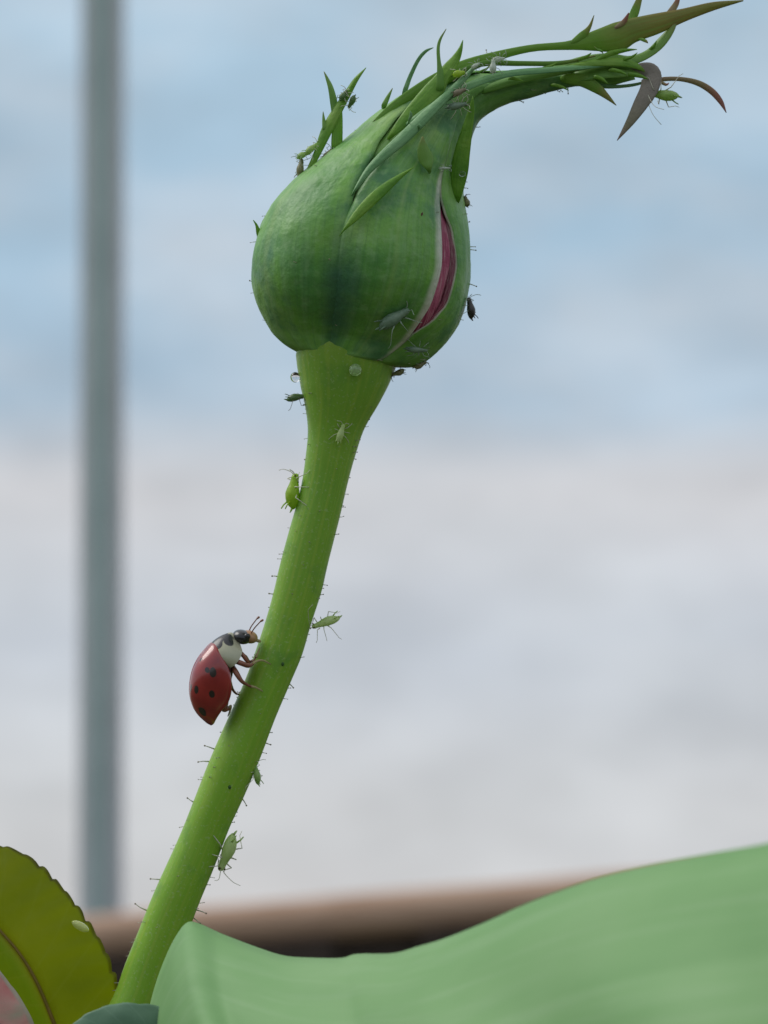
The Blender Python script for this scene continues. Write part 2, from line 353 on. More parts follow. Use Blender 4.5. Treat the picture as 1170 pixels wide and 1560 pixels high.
# the packed petals inside
b = MB()
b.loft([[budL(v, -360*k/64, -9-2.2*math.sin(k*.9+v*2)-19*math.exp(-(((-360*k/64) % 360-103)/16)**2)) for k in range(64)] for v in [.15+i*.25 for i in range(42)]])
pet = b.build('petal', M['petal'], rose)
def sepal(table, v0, v1, base, bulge, mt, nu=30, nvv=90, th=4, seed=0, edge_drop=3):
    """table: (v, right edge angle, left edge angle)"""
    rows_o, rows_i, uvr = [], [], []
    for i in range(nvv):
        v = v0+(v1-v0)*i/(nvv-1); lo, hi = tab(table, v); ro, ri, ur = [], [], []
        for j in range(nu):
            t = j/(nu-1); T = lo+(hi-lo)*t
            w = math.sin(math.pi*t)
            sc_ = min(1, max(.15, (hi-lo)/50)) * (1 if v < 8 else max(.3, 1-(v-8)*.12))
            x, y, z = bud(v, T)
            nz_ = mnoise.noise(Vector((x*.022+seed*9, y*.016, z*.022)))*3.2 + mnoise.noise(Vector((x*.09+seed*5, y*.035, z*.09)))*(1.3 if v < 6 else 2.2)
            off = base + bulge*sc_*(w**.55) - edge_drop*(1-w**.35) - 10*max(0, 1-v/1.6)**1.5 - 13*math.exp(-((T-103)/12)**2-((v-2.9)/1.6)**2) + nz_*min(1, w*3)*sc_
            ro.append(budL(v, T, off)); ri.append(budL(v, T, off-th*(.35+.65*w))); ur.append((t, i/(nvv-1)))
        rows_o.append(ro); rows_i.append(ri); uvr.append(ur)
    b = MB(); A = b.grid(rows_o, uvr); B = b.grid(rows_i, uvr)
    b.f = [f if k < (nvv-1)*(nu-1) else f[::-1] for k, f in enumerate(b.f)]
    rim = [(A[i][0], A[i+1][0], B[i+1][0], B[i][0]) for i in range(nvv-1)] + [(A[i+1][-1], A[i][-1], B[i][-1], B[i+1][-1]) for i in range(nvv-1)]
    rim += [(A[0][j+1], A[0][j], B[0][j], B[0][j+1]) for j in range(nu-1)] + [(A[-1][j], A[-1][j+1], B[-1][j+1], B[-1][j]) for j in range(nu-1)]
    b.f += rim
    return b.build('sepal', mt, rose)
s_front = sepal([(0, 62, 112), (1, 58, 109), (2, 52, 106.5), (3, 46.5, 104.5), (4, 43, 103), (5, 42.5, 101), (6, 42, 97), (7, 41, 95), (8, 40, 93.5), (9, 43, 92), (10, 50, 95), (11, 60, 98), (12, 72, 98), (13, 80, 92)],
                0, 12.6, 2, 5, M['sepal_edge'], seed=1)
s_right = sepal([(0, -50, 63), (1, -50, 60), (1.9, -50, 51.5), (2.5, -50, 38.5), (3, -48, 31.5), (4, -46, 28), (5, -46, 31), (5.6, -46, 37), (6.2, -46, 40.3), (8, -46, 41), (10, -50, 60), (12, -60, 82), (14, -70, 100), (17, -80, 110)],
                0, 17, -2, 4, M['sepal_edge2'], seed=2)
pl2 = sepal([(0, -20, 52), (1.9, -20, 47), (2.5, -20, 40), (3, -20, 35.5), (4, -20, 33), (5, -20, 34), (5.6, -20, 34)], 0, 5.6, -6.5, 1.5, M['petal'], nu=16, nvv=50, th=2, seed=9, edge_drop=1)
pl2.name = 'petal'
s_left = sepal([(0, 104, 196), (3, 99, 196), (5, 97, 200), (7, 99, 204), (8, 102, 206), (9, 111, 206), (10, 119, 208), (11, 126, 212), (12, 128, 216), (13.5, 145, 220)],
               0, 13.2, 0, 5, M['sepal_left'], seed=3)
s_back = sepal([(0, 192, 258), (5, 196, 258), (9, 202, 262), (12, 190, 262), (15, 120, 250), (17, 110, 250)], 0, 17, -1, 4, M['sepal'], seed=4)
s_back2 = sepal([(0, 252, 314), (5, 252, 318), (9, 256, 318), (13, 252, 316), (17, 240, 300)], 0, 16.9, -2, 4, M['sepal'], seed=5)
# inner sepal seen dark in the cleft between the left and the front sepal
s_in = sepal([(6, 84, 120), (8, 86, 122), (10, 84, 128), (12, 80, 150), (14, 90, 160), (15, 95, 150)], 6, 15, -11, 1, M['sepal'], nu=14, nvv=40, seed=6)

def blade(parent, name, pts, mt, roll=0, th=2.2, fold=.15, n=24, m=9):
    """pts: (x, y, z, width[, roll]) in photo pixels along the blade; a thin leaf with a fold along its rib"""
    pts = [p if len(p) == 5 else (*p, roll) for p in pts]
    p0, p1 = pts[0], pts[1]
    pts = [(p0[0]-(p1[0]-p0[0])*.35, p0[1]-(p1[1]-p0[1])*.35, p0[2]-13, p0[3]*.45, p0[4])]+pts
    q = cat(pts, n); top, bot, uvr = [], [], []
    for i, (x, y, z, w, rl) in enumerate(q):
        a_, c_ = q[max(i-1, 0)], q[min(i+1, n-1)]
        T = Vector((c_[0]-a_[0], c_[1]-a_[1], c_[2]-a_[2])).normalized()
        Nn = Vector((0, 0, 1)); Nn = (Nn-T*Nn.dot(T)).normalized(); Wd = T.cross(Nn)
        cr_, sr_ = math.cos(R(rl)), math.sin(R(rl))
        W2 = Wd*cr_+Nn*sr_; N2 = Nn*cr_-Wd*sr_
        w = max(w, .5); r1, r2_, u3 = [], [], []
        for j in range(m):
            t = -1+2*j/(m-1); h = -abs(t)**1.3*fold*w*.5; e = th*.5*(1-t*t*.75)*min(1, w/5)
            c = Vector((x, y, z))+W2*(t*w/2)+N2*h
            r1.append(L(*(c+N2*e))); r2_.append(L(*(c-N2*e))); u3.append((j/(m-1), i/(n-1)))
        top.append(r1); bot.append(r2_[::-1]); uvr.append(u3)
    b = MB(); b.loft([t_+b_ for t_, b_ in zip(top, bot)])
    for i in range(n):
        for j in range(m):
            b.uv[i*2*m+j] = uvr[i][j]; b.uv[i*2*m+m+j] = uvr[i][m-1-j]
    return b.build(name, mt, parent)
# left sepal: long top strand that ends in the leafy rust coloured tip, and its side lobes
blade(s_left, 'sepal_tip', [(560, 205, 52, 6), (600, 172, 48, 18), (650, 139, 44, 24), (700, 111, 38, 22), (750, 92, 32, 15), (808, 78, 28, 11), (866, 73, 24, 14), (905, 66, 22, 31), (938, 60, 20, 44), (962, 50, 20, 37), (1000, 39, 19, 31), (1040, 26, 17, 20), (1085, 12, 14, 13), (1131, 3, 12, 2)], M['tip'], roll=12, n=60)
blade(s_left, 'sepal_lobe', [(868, 70, 24, 6), (884, 60, 25, 13), (896, 46, 27, 6), (903, 28, 29, 1)], M['tip'], roll=10)
blade(s_left, 'sepal_lobe', [(936, 46, 22, 5), (948, 38, 24, 8), (956, 24, 26, 2)], M['rust'], roll=10)
blade(s_left, 'sepal_lobe', [(955, 44, 16, 8), (965, 24, 12, 15), (973, 2, 10, 10), (979, -18, 10, 1)], M['tip'], roll=25)
blade(s_left, 'sepal_lobe', [(1018, 24, 14, 10), (1029, 8, 10, 9), (1037, -14, 8, 1)], M['rust'], roll=15)
blade(s_left, 'sepal_lobe', [(973, 63, 22, 4), (981, 66, 24, 5), (985, 70, 25, 1)], M['tip'], n=8)
blade(s_left, 'sepal_lobe', [(469, 268, 35, 8), (483, 240, 40, 12), (498, 204, 42, 19), (513, 176, 42, 17), (530, 148, 42, 12), (543, 127, 44, 8), (558, 110, 46, 1)], M['lobe'], roll=-25, n=30)
blade(s_left, 'sepal_lobe', [(511, 186, 38, 8), (510, 165, 36, 12), (505, 140, 34, 9), (499, 124, 30, 5), (494, 113, 28, 1)], M['tipgreen'], roll=20)
blade(s_left, 'sepal_lobe', [(514, 230, 42, 17), (515, 205, 40, 17), (517, 180, 40, 12), (519, 165, 40, 4)], M['lobe'], roll=20)
blade(s_left, 'sepal_lobe', [(496, 203, 40, 8), (494, 188, 38, 5), (493, 175, 36, 1)], M['tipgreen'])
blade(s_left, 'sepal_lobe', [(617, 143, 30, 8), (625, 120, 24, 7), (637, 95, 22, 6), (648, 82, 22, 5), (660, 76, 22, 1)], M['strand'], roll=30)
blade(s_left, 'sepal_lobe', [(585, 165, 30, 8), (591, 152, 28, 6), (598, 138, 26, 1)], M['tipgreen'])
blade(s_left, 'sepal_lobe', [(397, 374, 20, 3), (395, 358, 24, 7), (392, 346, 26, 4), (387, 338, 28, 1)], M['lobe'])
# front sepal: bluish strand lying across the bud, the forked yellow-green lobe above it
zf = 122
blade(s_front, 'sepal_lobe', [(542, 306, 146, 4), (562, 276, 140, 11), (588, 249, 131, 16), (615, 224, 122, 19), (648, 190, 110, 18), (680, 158, 98, 13), (703, 134, 90, 10), (719, 116, 86, 5)], M['strand'], roll=-18, n=40, th=5)
blade(s_front, 'sepal_lobe', [(598, 216, 100, 10), (620, 192, 96, 22), (642, 168, 92, 28), (660, 148, 88, 30), (672, 130, 84, 22), (682, 116, 82, 20), (692, 102, 80, 14), (699, 88, 80, 7), (703, 74, 80, 1)], M['lobe'], roll=-15, n=40)
blade(s_front, 'sepal_lobe', [(669, 148, 92, 12), (669, 125, 92, 10), (667, 108, 90, 6), (666, 88, 88, 5), (669, 74, 86, 4), (678, 58, 84, 1)], M['tipgreen'], roll=10)
blade(s_front, 'sepal_lobe', [(622, 200, 118, 3), (625, 193, 122, 5), (624, 186, 124, 1)], M['strand'], n=8)
blade(s_front, 'sepal_lobe', [(637, 212, 122, 3), (636, 207, 126, 5), (642, 211, 128, 1)], M['strand'], n=8)
blade(s_front, 'sepal_lobe', [(526, 368, 178, 3), (545, 346, 177, 13), (568, 322, 174, 17), (590, 302, 167, 14), (610, 286, 160, 7), (629, 273, 155, 1)], M['lobe'], roll=-12, n=30, th=3.5)
blade(s_front, 'sepal_lobe', [(652, 272, 128, 10), (648, 258, 130, 24), (643, 243, 132, 18), (642, 225, 132, 2)], M['tipgreen'], roll=20)
# right sepal: the pointed lobe at the right edge and the leafy ends of the neck
blade(s_right, 'sepal_lobe', [(695, 304, 66, 14), (697, 272, 70, 27), (702, 240, 74, 24), (709, 208, 78, 17), (715, 182, 80, 11), (718, 158, 82, 1)], M['lobe'], roll=-12, n=30)
blade(s_right, 'sepal_tip', [(742, 140, 44, 14), (790, 124, 40, 18), (840, 112, 34, 20), (886, 98, 28, 26), (926, 92, 24, 24), (958, 94, 22, 18), (985, 84, 20, 15), (1005, 66, 18, 17), (1022, 44, 15, 11), (1032, 20, 12, 2)], M['tipgreen'], roll=-30, n=50, th=2.2, fold=.3)
blade(s_front, 'sepal_tip', [(628, 196, 106, 8), (668, 168, 96, 13), (715, 141, 84, 14), (770, 122, 66, 13), (840, 113, 50, 11), (900, 106, 38, 9), (940, 101, 30, 3)], M['strand2'], roll=-30, n=40, th=2)
blade(s_left, 'sepal_lobe', [(690, 122, 60, 6), (735, 106, 58, 9), (790, 104, 46, 8), (850, 102, 38, 7), (905, 90, 30, 2)], M['tipgreen'], roll=25, n=40, th=2)
blade(s_back, 'sepal_lobe', [(870, 106, 40, 6), (915, 100, 36, 13), (950, 100, 32, 14), (975, 108, 28, 8), (990, 118, 26, 2)], M['lobe'], roll=-20, n=30)
blade(s_right, 'sepal_lobe', [(905, 98, 34, 4), (925, 88, 34, 8), (948, 82, 32, 6), (968, 80, 30, 1)], M['lobe'], roll=15)
blade(s_right, 'sepal_lobe', [(860, 124, 26, 14), (885, 126, 24, 20), (907, 138, 24, 16), (922, 150, 24, 9), (937, 164, 24, 1)], M['tip'], roll=20)
blade(s_back, 'sepal_tip', [(880, 116, 20, 24), (915, 108, 22, 34), (945, 108, 22, 30), (968, 112, 22, 14), (985, 116, 20, 2)], M['tipgreen'], roll=-30)
blade(s_back, 'sepal_tip', [(900, 130, 8, 10), (930, 133, 6, 6), (960, 131, 6, 5), (984, 126, 8, 4)], M['strand'], roll=20)
blade(s_back2, 'sepal_tip', [(962, 108, 22, 8), (976, 110, 26, 22), (988, 118, 30, 32), (986, 138, 34, 30), (972, 164, 36, 24), (958, 188, 38, 15), (946, 206, 38, 7), (937, 219, 38, 1)], M['taupe'], roll=25, n=40, th=3)
blade(s_back2, 'sepal_tip', [(992, 128, 24, 7), (1010, 124, 22, 7), (1035, 124, 22, 7), (1060, 130, 24, 9), (1080, 142, 26, 10), (1094, 158, 28, 8), (1103, 176, 30, 1)], M['rust'], roll=25, n=36)
blade(s_back2, 'sepal_lobe', [(1000, 128, 30, 3), (1006, 131, 32, 5), (1012, 134, 33, 4), (1016, 131, 33, 1)], M['rust'], n=8)

for x, y, z, dx, dy, w, own in ((826, 110, 40, 20, -8, 5, s_right), (880, 96, 36, 18, -9, 6, s_right), (842, 134, 30, 22, 9, 5, s_right), (905, 122, 34, 18, 12, 6, s_back), (930, 112, 36, 22, 9, 6, s_back),
                          (948, 96, 32, 20, -10, 5, s_right), (990, 78, 20, 8, -12, 5, s_right), (776, 128, 58, 18, 5, 5, s_front), (730, 120, 72, 14, -9, 4, s_front), (958, 118, 30, 26, 8, 7, s_back2), (915, 82, 26, -12, -6, 4, s_left)):
    blade(own, 'sepal_tooth', [(x, y, z, w), (x+dx*.6, y+dy*.4, z+3, w*.8), (x+dx, y+dy, z+5, 1)], M['lobe'] if w > 4.5 else M['tipgreen'], roll=15, n=10)
# hairs: dots and stalks on stem and bud
hb, tb = MB(), MB()
def hair(p, d, ln, r=.55, curl=None):
    d = d.normalized(); c = curl or Vector((rng.uniform(-1, 1), rng.uniform(-1, 1), rng.uniform(-1, 1)))*.45
    q = [p-d*2*S, p+d*ln*.5*S+c*ln*.12*S, p+d*ln*S+c*ln*.45*S]
    hb.tube(q, [r*1.5*S, r*S, r*.8*S], 5); e = q[-1]
    tb.ball(e, RT*r*1.7*S, UP*r*1.7*S, FWD*r*1.7*S, 6, 5)
for i in range(120):
    y = rng.uniform(600, 1560); t = rng.uniform(0, 2*math.pi)
    if i < 60: t = rng.choice((0, math.pi))+rng.gauss(0, .35)
    p = stem_pt(y, t); d = p-stem_pt(y, t, -5); hair(p, d, rng.choice((2, 3, 3, 4, 5, 7)), rng.uniform(.35, .6))
for x, y, dx, dy, ln in ((327, 1141, -1, -.4, 20), (322, 1160, -1, -.15, 18), (223, 1387, -1, -.35, 22), (238, 1340, -1, -.1, 14), (380, 1218, .6, .8, 12), (300, 1386, .9, .2, 14), (298, 1398, .7, .6, 13),
                         (441, 1042, .8, .7, 9), (411, 905, -1, -.1, 7), (420, 878, -1, -.2, 9), (288, 1222, -1, -.6, 9), (456, 700, .2, 0, 4), (404, 1132, .8, .3, 8)):
    xl, xr = stem_at(y); hair(L((xl if x < (xl+xr)/2 else xr), y, 0), Vector((dx, 0, 0))*1+UP*(-dy), ln, .8)
for i in range(48):
    v = rng.uniform(.5, 15); t = rng.choice((rng.gauss(0, 18), rng.gauss(180, 18), rng.uniform(0, 180)))
    p = budL(v, t, 4); hair(p, p-budL(v, t, -5), rng.choice((2, 3, 4, 5, 7)), rng.uniform(.35, .6))
for (px, py), d2 in (((392, 432), (-1, -.3)), ((712, 380), (1, 0)), ((714, 432), (1, .3)), ((706, 340), (1, -.1)), ((865, 132), (0, 1)), ((742, 86), (0, -1))):
    hair(L(px, py, 0), Vector((d2[0], 0, 0))-UP*d2[1], 11, .7)
h = hb.build('stalk_hair', M['hair'], rose); h['kind'] = 'stuff'
h = tb.build('hair_gland', M['hairtip'], rose); h['kind'] = 'stuff'
# marks on the skin
b = MB(); p = budL(5.4, 58.5, 6.5); b.ball(p, RT*2.2*S+UP*5*S, RT*2*S, FWD*1.5*S, 8, 6); p2 = L(637, 331, 0)
b.build('scar', M['spot'], rose)
for y, f in ((1196, 75), (1010, 70)):
    b = MB(); p = stem_pt(y, R(f), .2); b.ball(p, RT*2.4*S, UP*3.4*S, FWD*1.2*S, 8, 6); b.build('scar', mat('scar_green', [(.03, .09, .015), (.05, .12, .02)], rough=.5), rose)

# ------------------------------------------------------------ ladybird
lb_o = (325, 1100)
A2, D2 = (.464, -.886), (-.886, -.464)
lady = thing('ladybird', 'red ladybird with black spots and a cream collar climbing the stem', 'ladybird', L(352, 1050, 10))
ROLL = R(15)
ZB = 30                              # the insect's mid plane lies this far in front of the stem's axis
def lbp(a, d, w):                    # a along the body from the tail, d away from the stem, w towards the viewer
    d0 = d-18; dd = d0*math.cos(ROLL)-w*math.sin(ROLL)+18; ww = w*math.cos(ROLL)+d0*math.sin(ROLL)
    return L(lb_o[0]+A2[0]*a+D2[0]*dd, lb_o[1]+A2[1]*a+D2[1]*dd, ZB+ww)
def spots(lst, col, base_hook=None):
    def h(c, u, v, z, mixin, math_, step, n, k):
        if base_hook: c = base_hook(c, u, v, z, mixin, math_, step, n, k)
        for su, sv, ru, rv in lst:
            du = math_('DIVIDE', math_('SUBTRACT', u, su), ru); dv = math_('DIVIDE', math_('SUBTRACT', v, sv), rv)
            d = math_('ADD', math_('MULTIPLY', du, du), math_('MULTIPLY', dv, dv))
            d = math_('ADD', d, math_('MULTIPLY', math_('SUBTRACT', z, .5), 2.6))
            c = mixin(step(d, 1.15, .75), c, col)
        return c
    return h
SPOTS_SHADE = [(.38, .575, .07, .040), (.52, .560, .06, .022), (.28, .405, .065, .032), (.64, .375, .07, .032), (.84, .60, .05, .03), (.40, .20, .16, .05), (.88, .36, .05, .03)]  # wing spots, plus one wide smear that paints shade near the tail
red = mat('wing_case_red', [(.25, .013, .015), (.35, .026, .022)], scale=650, rough=.3, coat=.8, spec=.5, bump=.10, bscale=2500, hook=spots(SPOTS_SHADE, (.018, .010, .010)))
redf = mat('wing_case_red_far', [(.30, .018, .016), (.42, .035, .025)], scale=400, rough=.3, coat=.8, spec=.5, hook=spots(SPOTS_SHADE, (.018, .010, .010)))
cream = mat('collar_cream', [(.40, .38, .26), (.48, .46, .33)], scale=700, rough=.35, coat=.3,
            hook=spots([(.50, .50, .15, .30), (.31, .20, .13, .20), (.69, .20, .13, .20), (.36, .62, .08, .16), (.64, .62, .08, .16)], (.02, .02, .025)))
black = mat('head_black', [(.012, .012, .015), (.03, .028, .03)], scale=900, rough=.3, coat=.4)
brown = mat('leg_red_brown', [(.17, .05, .03), (.28, .10, .055)], scale=900, rough=.4, coat=.2)
belly = mat('belly_dark', [(.05, .02, .015), (.10, .04, .025)], scale=900, rough=.5)
tan_ = mat('face_tan', [(.34, .15, .06), (.50, .30, .17)], scale=900, rough=.45, coat=.2)
ftan = mat('foot_tan', [(.30, .24, .10), (.40, .33, .16)], scale=900, rough=.5)
# stations along the body: a, belly edge d, ridge d, half width
EL = [(-3, 2, 8, 4), (2, 2, 25, 14), (10, 4, 38, 22), (24, 5, 51, 31), (42, 3, 60, 37), (62, 7, 65, 40), (80, 15, 65, 39), (95, 25, 62, 36), (106, 36, 59, 30), (113, 41, 54, 22), (117, 46, 51, 12)]
ELS = cat(EL, 40)
for side in (1, -1):
    rows, uvs = [], []
    for i, (a, dl, dh, w) in enumerate(ELS):
        r_, u_r = [], []
        for j in range(22):
            f = j/21; ph = f*math.pi/2
            lat = w*math.cos(ph)**.85 if j < 21 else 0
            ht = dl+(dh-dl)*math.sin(ph)**.92
            r_.append(lbp(a - (1-f)**1.3*13*max(0, a/117)**2, ht, side*(lat+.35))); u_r.append((f, i/39))
        # curled rim below the margin
        r_ = [lbp(a-13*max(0, a/117)**2, dl-1.5, side*(w*.93+.35))]+r_; u_r = [(0, i/39)]+u_r
        rows.append(r_); uvs.append(u_r)
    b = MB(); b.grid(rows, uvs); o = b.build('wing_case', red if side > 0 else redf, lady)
    sm = o.modifiers.new('thickness', 'SOLIDIFY'); sm.thickness = 1.2*S; sm.offset = 0
b = MB()
b.loft([[lbp(a, dl+1+(dh-dl)*.42*(1+math.sin(t))*.9-3, w*.9*math.cos(t)) for t in [2*math.pi*k/24 for k in range(24)]] for a, dl, dh, w in cat([(5, 7, 14, 8), (16, 6, 30, 18), (42, 2, 45, 32), (80, 10, 45, 32), (100, 18, 46, 24), (114, 26, 46, 12)], 16)])
b.build('abdomen', belly, lady)
# collar
PR = [(102, 22, 58, 30), (109, 19, 58, 34), (117, 17, 55, 34), (125, 16, 50, 31), (132, 16, 44, 26), (136, 18, 39, 18)]
rows, uvs = [], []
for i, (a, dl, dh, w) in enumerate(cat(PR, 16)):
    r_ = [lbp(a-13*abs(math.cos(t))**1.3, dl+(dh-dl)*math.sin(t)**.8, w*math.cos(t)) for t in [math.pi*k/32 for k in range(33)]]
    rows.append(r_); uvs.append([(k/32, 1-i/15*1.0) for k in range(33)])
b = MB(); ids = b.grid(rows, uvs); c = b.add(lbp(136, 29, 0), (.5, 0))
for k in range(32): b.f.append((ids[-1][k], ids[-1][k+1], c))
c = b.add(lbp(103, 35, 0), (.5, 1))
for k in range(32): b.f.append((ids[0][k+1], ids[0][k], c))
b.build('collar', cream, lady)
b = MB(); ax = (lbp(1, 0, 0)-lbp(0, 0, 0)); dx = (lbp(0, 1, 0)-lbp(0, 0, 0)); wx = (lbp(0, 0, 1)-lbp(0, 0, 0))
b.ball(lbp(137, 21, 0), ax*10.5-dx*7, wx*19, dx*12.5+ax*4, 20, 14); hd = b.build('head', black, lady)
b = MB(); b.ball(lbp(142, 11, 0), ax*8-dx*9, wx*16.5, dx*9.5+ax*6, 16, 10); b.build('face', tan_, hd)
b = MB(); b.ball(lbp(143, -2, 6), ax*2-dx*5, wx*3, dx*3+ax*2, 10, 7); b.build('mouthpart', ftan, hd)
for sgn in (1, -1):
    b = MB(); b.ball(lbp(142, 18, sgn*16), ax*5, wx*4, dx*5, 12, 8); b.build('eye', black, hd)
    b = MB(); q = [lbp(147, 13, sgn*9), lbp(157, 14, sgn*11+4), lbp(167, 13, sgn*13+8), lbp(172, 12, sgn*14+9), lbp(176, 10, sgn*15+10)]
    b.tube(cat([tuple(p) for p in q], 12), [.9*S]*8+[1.2*S, 1.7*S, 1.9*S, 1.2*S], 7); b.build('antenna', brown, lady)
def leg(pts, rad, foot=None):
    b = MB(); q = [L(*p) for p in pts]; nn_ = 5*len(pts)
    rr = [x[0]*S for x in cat([(r_,) for r_ in rad], nn_)]
    b.tube(cat([tuple(p) for p in q], nn_), rr, 8); o = b.build('leg', brown, lady)
    if foot:
        b = MB(); q = [L(*p) for p in foot]
        b.tube(cat([tuple(p) for p in q], 8), [2.4*S, 2.4*S, 2*S, 1.8*S, 1.6*S, 1.4*S, 1.2*S, .8*S], 7); b.build('foot', ftan, o)
leg([(366, 990, 45), (373, 996, 52), (379, 1005, 50), (384, 1010, 44), (391, 1000, 34)], [3.6, 3.4, 2.8, 2, 1.3], [(391, 1000, 35), (394, 993, 33), (397, 985, 28)])
leg([(358, 1003, 50), (370, 1007, 60), (381, 1011, 60), (387, 1009, 54)], [4, 4, 3.4, 2.4], [(386, 1010, 54), (393, 1005, 48), (403, 1004, 45), (414, 1010, 40)])
leg([(356, 1012, 45), (363, 1022, 58), (371, 1034, 60), (379, 1040, 52), (386, 1044, 45)], [4, 4.4, 3.2, 2.2, 1.6], [(384, 1043, 46), (392, 1045, 43), (402, 1051, 39)])
leg([(368, 996, 15), (374, 1000, 8), (380, 1008, 2), (388, 1004, 0)], [3, 3, 2.4, 1.4], [(387, 1004, 0), (392, 997, 2), (397, 992, 2)])
leg([(350, 1030, 15), (354, 1048, 8), (361, 1057, 4), (368, 1056, 2)], [2.4, 2.2, 1.6, 1.2], [(366, 1056, 3), (370, 1052, 2), (374, 1047, 2)])
leg([(347, 1058, 25), (345, 1072, 34), (343, 1079, 36), (350, 1078, 28)], [4.2, 4.2, 3.6, 2.6], [(349, 1077, 28), (353, 1074, 22), (351, 1083, 20), (348, 1090, 16)])

# ------------------------------------------------------------ aphids
def amat(name, a, c, tr=.45, rough=.35):
    return mat(name, [a, c], scale=1600, rough=rough, trans=tr, coat=.15, spec=.4, bump=.1, bscale=6000)
AM = {'lime': amat('aphid_lime', (.40, .62, .04), (.54, .72, .08)), 'green': amat('aphid_green', (.32, .52, .12), (.50, .66, .24)),
      'pale': amat('aphid_pale_green', (.58, .74, .26), (.72, .82, .42)), 'dark': amat('aphid_dark_green', (.08, .15, .05), (.14, .24, .08), .2),
      'olive': amat('aphid_olive_brown', (.24, .24, .11), (.40, .38, .20), .35), 'black': amat('aphid_blackish', (.025, .022, .02), (.06, .05, .045), .05),
      'white': amat('shed_skin_white', (.60, .66, .56), (.72, .78, .68), .4), 'grey': amat('shed_skin_grey', (.15, .25, .16), (.30, .40, .28), .3),
      'yellow': amat('aphid_pale_yellow', (.55, .60, .16), (.68, .70, .26), .3), 'pink': amat('aphid_pinkish', (.25, .22, .13), (.30, .25, .16), .2)}
AL = {k: mat('aphid_limb_'+k, [c, tuple(x*1.3 for x in c)], rough=.5, trans=.2) for k, c in
      {'p': (.62, .60, .48), 'd': (.14, .13, .10), 'w': (.34, .40, .32)}.items()}
eye_m = mat('aphid_eye', [(.05, .01, .01), (.08, .02, .02)], rough=.25)
GRP = 'aphids on the rosebud, its stem and the leaf'
def aphid(label, x, y, z, head, ln, up, colour, limb='p', fat=1.0, ant=1.0, name='aphid', cat_='aphid', seed=0, legs=1.0, antdir=None, nleg=(0, 1, 2), eyes=True, group=GRP):
    """head, up: directions in photo pixels (right, down, towards the viewer)"""
    rg = random.Random(seed*13+5)
    X = Vector(head).normalized(); Z = Vector(up); Z = (Z-X*Z.dot(X)).normalized(); Y = Z.cross(X)
    def f(a, s_, h_): q = Vector((x, y, z))+(X*a+Y*s_+Z*h_)*ln; return L(*q)
    root = thing(name, label, cat_, L(x, y, z), group)
    prof = [(-.50, .02, -.02), (-.47, .07, -.01), (-.40, .145, 0), (-.29, .205, .01), (-.14, .235, .02), (.02, .215, .015), (.14, .175, .0), (.24, .145, -.01), (.32, .13, -.02), (.39, .125, -.025), (.45, .09, -.03), (.48, .03, -.035)]
    rings = []
    for a, r_, h_ in cat(prof, 26):
        seg = 1+.025*math.sin(a*58)
        rings.append([f(a, r_*fat*seg*math.cos(t), h_*fat+r_*fat*seg*(.92 if math.sin(t) > 0 else .72)*math.sin(t)) for t in [2*math.pi*k/16 for k in range(16)]])
    b = MB(); b.loft(rings); body = b.build('body', AM[colour], root)
    b = MB(); b.tube([f(-.46, 0, .02), f(-.54, 0, .05), f(-.60, 0, .08)], [.035*ln*S, .028*ln*S, .01*ln*S], 6); b.build('tail', AM[colour], root)
    for s_ in (1, -1):
        b = MB(); b.tube([f(-.30, .12*s_*fat, .14*fat), f(-.40, .16*s_*fat, .23*fat), f(-.50, .19*s_*fat, .28*fat)], [.024*ln*S, .02*ln*S, .016*ln*S], 6); b.build('cornicle', AM[colour], root)
        if eyes:
            b = MB(); p = f(.41, .095*s_, .02); q = .03*ln*S; b.ball(p, RT*q, UP*q, FWD*q, 8, 6); b.build('eye', eye_m, root)
        b = MB(); w = rg.uniform(-.1, .1); k = ant
        ad = antdir or (.12, .35, .25)
        pts = [f(.45, .05*s_, .03), f(.52, .10*s_, .09), f(.52+ad[0]*k*.5, (.10+ad[1]*.4*k)*s_, .09+ad[2]*.7*k+w*.3), f(.52+ad[0]*k-.1*k, (.10+ad[1]*k)*s_+w, .09+ad[2]*k+w)]
        b.tube(cat([tuple(p) for p in pts], 12), [max(.45, .014*ln*(1-.05*i))*S for i in range(12)], 5); b.build('antenna', AL[limb], root)
        for i in nleg:
            x0 = (.24, .10, -.04)[i]; dx_ = (.20, .02, -.28)[i]*rg.uniform(.7, 1.3); lg = legs*(.75, .8, 1.05)[i]*rg.uniform(.85, 1.1)
            b = MB()
            pts = [f(x0, .10*s_, -.08), f(x0+dx_*.5, (.10+.26*lg)*s_, .06+rg.uniform(-.05, .08)), f(x0+dx_*1.25, (.10+.46*lg)*s_, -.24), f(x0+dx_*1.6, (.10+.52*lg)*s_, -.27)]
            b.tube(pts[:1]+[pts[0].lerp(pts[1], .5), pts[1], pts[1].lerp(pts[2], .5)]+pts[2:], [max(.42, q*.85*ln)*S for q in (.022, .022, .017, .013, .011, .010)], 5)
            b.build('leg', AL[limb], root)
    return root
T_ = (0, 0, 1)
aphid('plump lime green aphid head up on the left edge of the stem below the bud', 448, 748, 6, (.06, -1, 0), 56, (-1, .05, .35), 'lime', fat=.98, ant=.9, seed=1, legs=.9)
aphid('slim green aphid sticking out from the right edge of the stem across from the ladybird', 496, 948, 8, (-1, .32, 0), 46, (-.2, -1, .8), 'pale', fat=.72, ant=1.1, seed=2, antdir=(-.2, .3, 1.0), legs=1.1)
aphid('small dark green aphid head up on the right edge of the stem below the ladybird', 391, 1178, 8, (-.15, -1, 0), 34, (1, -.1, .6), 'green', fat=.75, seed=3)
